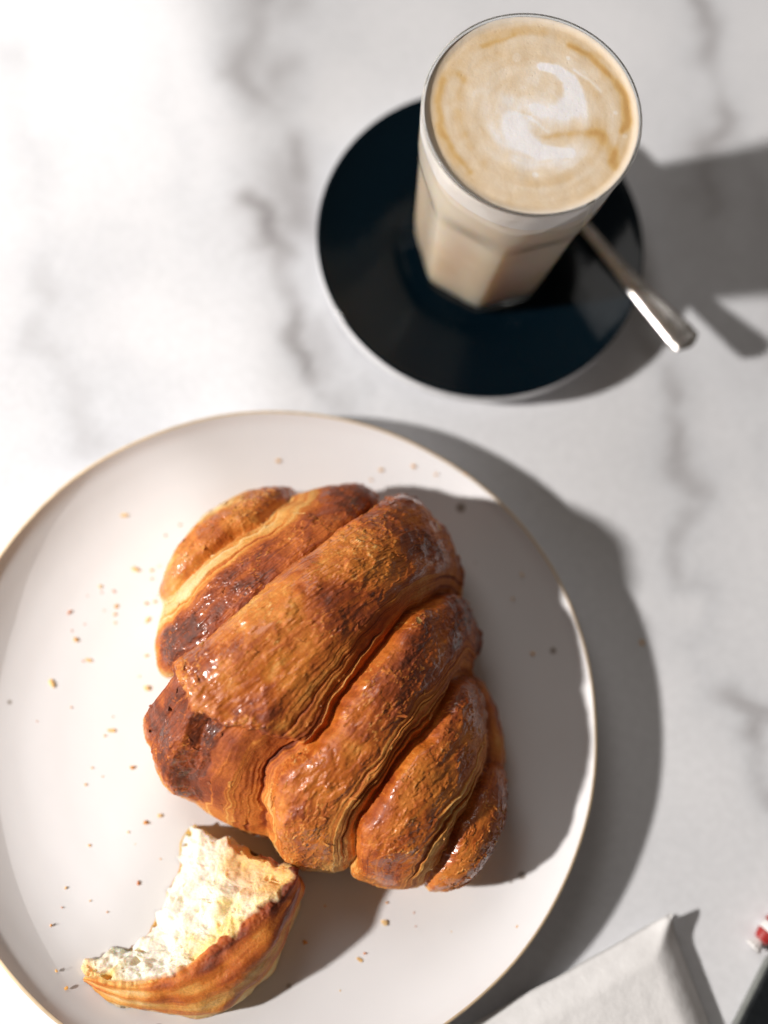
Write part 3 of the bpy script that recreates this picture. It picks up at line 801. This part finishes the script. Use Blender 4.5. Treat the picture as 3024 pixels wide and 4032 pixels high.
# ------------------------------------------------------------------ torn piece
def build_torn():
    K = np.arange(8.)
    I = [(-4.95, -4.91), (-4.63, -4.31), (-3.36, -3.17), (-2.75, -2.03), (-2.86, -.77), (-3.06, .48), (-3.39, 1.22), (-3.17, 1.78)]
    G = [(-4.66, -4.9, 1.8), (-3.34, -4.64, 2.4), (-1.9, -3.93, 3.0), (-.54, -2.37, 3.6), (.57, -.9, 4.0), (1.26, .23, 4.0), (1.57, 1.42, 3.8), (.8, 1.53, 3.0)]
    O = [(-4.46, -5.19), (-2.86, -5.4), (-.56, -4.96), (1.04, -4.16), (2.0, -2.36), (2.13, -.79), (2.12, .81), (1.64, 1.49)]
    ns, nv = 420, 420
    s = np.linspace(0, 7, ns)
    i_, g_, o_ = cubic(s, K, I), cubic(s, K, G), cubic(s, K, O)
    v = np.linspace(0, 1, nv, endpoint=False)
    S, Vv = np.meshgrid(s, v, indexing='ij')
    P = np.zeros((ns, nv, 3)); zb = 1.0
    t1 = np.clip(Vv / .5, 0, 1); t2 = np.clip((Vv - .5) / .32, 0, 1); t3 = np.clip((Vv - .82) / .18, 0, 1)
    for k in range(2):
        inn = i_[:, k:k+1] + (g_[:, k:k+1] - i_[:, k:k+1]) * t1
        bul = np.sin(t2 * math.pi * .5)
        out = g_[:, k:k+1] + (o_[:, k:k+1] - g_[:, k:k+1]) * bul
        bot = o_[:, k:k+1] + (i_[:, k:k+1] - o_[:, k:k+1]) * t3
        P[..., k] = np.where(Vv < .5, inn, np.where(Vv < .82, out, bot))
    gz = g_[:, 2:3]
    P[..., 2] = np.where(Vv < .5, zb + .35 * sstep(0, .12, t1) + (gz - zb - .35) * t1 ** .8, np.where(Vv < .82, zb + (gz - zb) * np.cos(t2 * math.pi * .5) ** .8, zb - .05 * np.sin(t3 * math.pi)))
    endk = np.minimum(sstep(-.05, .5, s), sstep(7.05, 6.6, s))[:, None, None]
    cen = P.mean(1, keepdims=True)
    P = cen + (P - cen) * (.2 + .8 * np.sqrt(endk))
    N = grid_normals(P)
    if N[ns // 2, int(nv * .3), 2] < 0: N = -N
    lat = .30 * fbm(P * 1.0 + 130, 3); lat2 = .30 * fbm(P * 1.0 + 160, 3)
    wgt = sstep(.55, .3, Vv) + sstep(.82, .95, Vv)
    P[..., 0] += lat * wgt; P[..., 1] += lat2 * wgt
    crumb = sstep(.50, .47, Vv + .02 * fbm(np.stack([S * 3, S * 0, S * 0], -1), 2)) * sstep(-.001, .0, Vv)
    crust = 1 - crumb
    q = P + .15 * np.stack([fbm(P * 1.5 + 1, 2), fbm(P * 1.5 + 21, 2), fbm(P * 1.5 + 41, 2)], -1)
    cells = cell_noise(q * 2.2, 1); cells2 = cell_noise(q * 5.5, 9)
    shag = fbm(q * 3.2 + 4, 4, .6)
    rel = crumb * (.36 * fbm(q * .8 + 9, 3) - .26 * sstep(.45, .12, cells) * sstep(-.2, .3, fbm(q * .9 + 70, 2)) - .02 * sstep(.5, .15, cells2) + .055 * shag + .006 * fbm(q * 9, 2))
    # folded inner wall near the upper end
    fold = crumb * sstep(4.2, 5.6, S + .5 * fbm(P * .9 + 55, 3)) * sstep(.12, .34, Vv)
    rel = rel * (1 - .55 * fold)
    notch = crumb * np.exp(-((S - 4.85) / .22) ** 2 - ((Vv - .27) / .09) ** 2); rel = rel - .18 * notch
    lines = np.sin((t2 * 19 + 1.5 * fbm(np.stack([S * .8, t2 * 2, S * 0], -1), 3)) * 1.0)
    wr = ridged(P * 1.6 + 3, 3)
    rel = rel + crust * np.where(Vv < .82, .022 * lines + .025 * wr + .10 * fbm(P * .9, 2) + .004 * fbm(P * 6, 2), 0)
    ragged = np.exp(-((Vv - .495) / .03) ** 2); rel = rel + ragged * (.12 * fbm(P * 3 + 60, 3) + .05)
    P = P + N * rel[..., None]
    P[..., 2] = np.maximum(P[..., 2], plate_z(P[..., 0], P[..., 1]) + .01)
    yel = np.clip(.45 + 1.1 * fbm(P * .75 + 15, 3) - .25 * (S < 3) , 0, 1) * sstep(.14, .34, Vv)
    cc = ramp(yel * .8 + .20 * sstep(.4, .1, cells), [(0, (.86, .82, .70)), (.45, (.85, .76, .52)), (.8, (.85, .67, .28)), (1.2, (.78, .48, .10))])
    foldc = ramp(np.clip(.3 + .5 * fbm(P * 1.2, 3) + 1.6 * notch, 0, 1), [(0, (.82, .52, .20)), (1, (.66, .28, .04))])
    tipc = sstep(1.6, .4, S)[..., None]
    cc = cc * (1 - fold[..., None] * .9) + foldc * fold[..., None] * .9
    cc = cc * (1 - .75 * tipc) + np.array([.80, .46, .13]) * .75 * tipc
    br = .46 + .24 * fbm(P * .7 + 8, 3) + .22 * sstep(2.2, 3.6, S) * sstep(.6, .15, t2) - .32 * sstep(.6, 1, t2) + .17 * lines + .10 * vnoise(np.stack([t2 * 30, S * 2.5, S * 0], -1)) - .25 * sstep(2.4, 1.0, S)
    ck = ramp(br, CRUST)
    c = cc * crumb[..., None] + ck * crust[..., None]
    gloss = crust * np.clip(.2 + .5 * br, 0, 1) * sstep(.50, .58, Vv) + crumb * .08
    off = np.array([-.8, -1.8, 1.0])
    e = empty('torn_croissant_piece', off, 'torn croissant piece with pale airy crumb showing, at the lower edge of the plate', 'croissant piece')
    mesh_obj('pastry', (P - off).reshape(-1, 3), grid_faces(ns, nv, wrap_v=True), M_torn, e, attrs={'col': c.reshape(-1, 3), 'gloss': gloss.ravel()})
build_torn()

# ------------------------------------------------------------------ napkin, dark folder, striped sweet
def build_napkin():
    e = empty('paper_napkin', (15.0, 0.0, 0), 'folded white paper napkin with a raised corner, right of the plate', 'napkin')
    # folded square, its far corner towards the upper side of the picture
    c0 = np.array([16.45, 5.05]); e1 = np.array([-3.13, -3.35]); e2 = np.array([1.50, -1.70])
    e1 = e1 / np.linalg.norm(e1); e2 = np.array([.63, -.777])
    def sheet(z0, puff, lift, n=90, L=14.0, seed=0, inset=0.0):
        a = np.linspace(0, 1, n); U, V = np.meshgrid(a, a, indexing='ij')
        x = c0[0] + e1[0] * (inset + U * (L - inset)) + e2[0] * (inset + V * (L - inset))
        y = c0[1] + e1[1] * (inset + U * (L - inset)) + e2[1] * (inset + V * (L - inset))
        q = np.stack([x, y, np.full_like(x, seed)], -1)
        edge = np.minimum(np.minimum(U, V), np.minimum(1 - U, 1 - V))
        z = z0 + puff * sstep(0, .10, edge) ** .5 + .05 * fbm(q * .3, 2) * sstep(0, .1, edge) + lift * np.exp(-(U / .05) ** 2 - (V / .05) ** 2)
        z += .012 * fbm(np.stack([x * .4 + y * 1.8, y * .4 - x * 1.8, q[..., 2]], -1), 2)
        # curled lip along the long near edge
        z += .28 * np.exp(-((U * 0 + V - .0) / .03) ** 2) * sstep(0, .1, U)
        x = x + .05 * vnoise(q * .5 + 4); y = y + .05 * vnoise(q * .5 + 14)
        top = np.stack([x, y, z], -1); bot = top.copy(); bot[..., 2] -= .05
        k = n * n; F = grid_faces(n, n)
        ring = list(range(0, n * n - n, n)) + list(range(n * n - n, n * n - 1)) + list(range(n * n - 1, n - 1, -n)) + list(range(n - 1, 0, -1))
        sides = [[ring[i], ring[(i + 1) % len(ring)], k + ring[(i + 1) % len(ring)], k + ring[i]] for i in range(len(ring))]
        pts = np.concatenate([top.reshape(-1, 3), bot.reshape(-1, 3)]) - [15.0, 0, 0]
        return pts, np.concatenate([F, F[:, ::-1] + k, np.array(sides)])
    for k, (z0, pf, lf, ins) in enumerate([(.06, .12, .0, .15), (.22, .25, .15, .08), (.42, .75, .55, 0.0)]):
        p, f = sheet(z0, pf, lf, seed=k * 5.0, inset=ins)
        mesh_obj('fold', p, f, M_napkin, e)
build_napkin()

def rounded_slab(w, l, h, r, seg=8):
    pts = []
    for cx, cy, a0 in ((w/2-r, l/2-r, 0), (-w/2+r, l/2-r, 90), (-w/2+r, -l/2+r, 180), (w/2-r, -l/2+r, 270)):
        for a in np.linspace(a0, a0 + 90, seg): pts.append((cx + r * math.cos(math.radians(a)), cy + r * math.sin(math.radians(a))))
    pts = np.array(pts); n = len(pts)
    rows = []
    for ins, z in ((.06, 0), (0, .06), (0, h - .08), (.03, h - .02), (.10, h)):
        s = 1 - 2 * ins / np.array([w, l]); rows.append(np.concatenate([pts * s, np.full((n, 1), z)], 1))
    V = np.concatenate(rows); F = grid_faces(len(rows), n, wrap_v=True)[:, ::-1].tolist()
    F.append(list(range(n))[::-1]); F.append([(len(rows) - 1) * n + i for i in range(n)])
    return V, F

def build_folder():
    e = empty('black_folder', (23.64, -1.27, 0), 'black flat folder with a painted grey edge highlight in the lower right corner', 'folder')
    e.rotation_euler.z = math.radians(-11.6)
    V, F = rounded_slab(7.6, 11.0, .8, .35)
    mesh_obj('cover', V, F, M_black, e, smooth=False)
    V, F = rounded_slab(7.9, 11.3, .42, .42); V[:, 2] += .12
    mesh_obj('edge_highlight', V, F, M_edge_highlight, e, smooth=False)
build_folder()

def build_sweet():
    c = np.array([20.75, 6.0, 0.55])
    e = empty('wrapped_sweet', (c[0], c[1], 0), 'small red and white striped wrapped sweet at the right edge of the picture', 'sweet')
    e.rotation_euler.z = math.radians(62); e.scale = (.82, .82, .82)
    n = 32; a = np.linspace(0, 2 * np.pi, n, endpoint=False)
    def tube(x0, x1, r0, r1, m=6, crimp=0):
        xs = np.linspace(x0, x1, m); V = []
        for x in xs:
            r = np.interp(x, [x0, x1], [r0, r1]) * (1 + crimp * .15 * np.sin(9 * a))
            V.append(np.stack([np.full(n, x), r * np.cos(a), .56 + r * np.sin(a) * (.9 if not crimp else .45)], -1))
        V = np.concatenate(V); F = grid_faces(m, n, wrap_v=True).tolist()
        F.append(list(range(n))); F.append([(m - 1) * n + i for i in range(n)][::-1])
        return V, F
    segs = [(-.95, -.5, .36, .53, M_red), (-.5, -.05, .53, .56, M_white_print), (-.05, .4, .56, .55, M_red), (.4, .75, .55, .48, M_white_print), (.75, 1.1, .48, .2, M_red)]
    for x0, x1, r0, r1, m in segs:
        mesh_obj('stripe', *tube(x0 + .002, x1, r0, r1), m, e)
    mesh_obj('twisted_end', *tube(-1.5, -.94, .42, .16, 8, 1), M_white_print, e)
    mesh_obj('twisted_end', *tube(1.09, 1.6, .16, .4, 8, 1), M_white_print, e)
build_sweet()

# ------------------------------------------------------------------ crumbs
CRUMBS = [(-10.09,12.63,.076),(-7.81,13.11,.051),(-8.21,12.49,.051),(-8.83,10.71,.084),(-8.21,10.93,.059),(-7.97,11.19,.042),(-8.06,10.6,.051),(-9.91,9.54,.076),(-9.76,9.32,.042),(-9.31,9.55,.059),(-10.24,9.01,.034),(-10.66,8.1,.093),(-9.0,9.01,.067),(-9.39,8.68,.034),(-8.92,8.67,.059),(-8.79,8.36,.051),(-9.91,7.87,.042),(-10.28,7.44,.042),(-10.03,7.15,.093),(-7.9,9.55,.067),(-7.6,9.73,.059),(-7.6,8.92,.067),(-9.23,6.56,.067),(-9.4,6.44,.042),(-10.22,5.17,.093),(-6.6,6.3,.126),(-7.1,7.54,.051),(-7.05,6.65,.042),(-9.14,4.55,.042),(-7.44,4.77,.034),(-10.19,3.57,.034),(-7.31,4.23,.076),(-7.47,3.95,.051),(-5.98,3.15,.084),(-7.45,2.6,.042),(-6.94,2.42,.029),(-7.45,1.89,.042),(-4.25,1.75,.093),(-4.67,1.3,.093),(-5.18,.73,.051),(-6.42,-.26,.042),(-4.75,.39,.025),(-3.6,.19,.028),(-4.09,-.95,.084),(-6.65,-2.08,.047),(-5.59,-2.22,.033),(-6.51,-2.8,.037),(-6.62,-3.55,.056),(-4.8,-2.39,.037),(-5.16,-5.48,.066),(-5.77,-5.02,.056),(5.45,1.6,.056),(6.59,1.6,.037),(5.61,.84,.131),(6.82,1.12,.037),(5.27,-.51,.066),(5.13,-.81,.066),(4.8,-2.16,.037),(-.69,-5.6,.047),(3.16,.66,.037),(2.89,-.9,.094),(10.55,2.42,.058),(9.04,-.17,.05),(9.48,-.03,.041),(11.41,4.87,.033),(10.96,4.25,.033),(8.23,1.39,.029),(1.5,18.72,.048),(2.68,19.05,.055),(.5,18.74,.069),(7.79,13.03,.076),(6.29,15.98,.041),(6.29,14.95,.048),(-4.93,17.06,.085),(-.74,18.18,.075),(-.99,17.69,.047)]
def build_crumbs():
    import bmesh
    meshes = []
    r3 = np.random.default_rng(11)
    for k in range(6):
        bm = bmesh.new(); bmesh.ops.create_icosphere(bm, subdivisions=1, radius=1.0)
        sc3 = r3.uniform(.6, 1.25, 3) * ([1, 1, .7] if k % 3 else [1.7, .9, .28])
        for v in bm.verts:
            v.co = Vector(np.array(v.co) * sc3 * r3.uniform(.65, 1.3))
        me = bpy.data.meshes.new('crumb'); bm.to_mesh(me); bm.free()
        base = ramp(np.array([-.1, .12, .3, .02, .5, .2][k]), CRUST)
        at = me.attributes.new('col', 'FLOAT_COLOR', 'POINT')
        at.data.foreach_set('color', np.concatenate([np.clip(base * r3.uniform(.7, 1.2, (len(me.vertices), 1)), 0, 1), np.ones((len(me.vertices), 1))], 1).astype(np.float32).ravel())
        me.materials.append(M_crumb); meshes.append(me)
    for i, (x, y, r) in enumerate(CRUMBS):
        o = bpy.data.objects.new('crumb', meshes[int(r3.integers(6))]); COL.objects.link(o)
        o.location = (x * CM, y * CM, (float(plate_z(x, y)) + r * .55) * CM)
        o.scale = [r * CM * 1.12] * 3; o.rotation_euler = (0, 0, r3.uniform(0, 6.28))
        if r > .12:
            where = 'largest pastry crumb on the plate, ' + ('touching the left side of the croissant' if x < 0 else 'below the right end of the croissant')
        elif y > 14.5: where = 'tiny pastry crumb on the upper part of the plate above the croissant'
        elif x > 4 and y > 8: where = 'tiny pastry crumb in the shadow right of the croissant'
        elif x > 2: where = 'tiny pastry crumb on the plate below the croissant, right of the torn piece'
        elif y > 7.0: where = 'tiny golden pastry crumb left of the upper half of the croissant'
        elif y > 1.2: where = 'tiny golden pastry crumb left of the lower half of the croissant'
        else: where = 'tiny brown pastry crumb on the plate beside the torn croissant piece'
        tag(o, where, 'crumb', 'pastry crumbs: ' + where)
    o = bpy.data.objects.new('crumb', meshes[1]); COL.objects.link(o)
    o.location = (12.28 * CM, 15.4 * CM, .05 * CM); o.scale = [.11 * CM] * 3
    tag(o, 'single golden pastry crumb lying on the marble right of the plate', 'crumb')
build_crumbs()
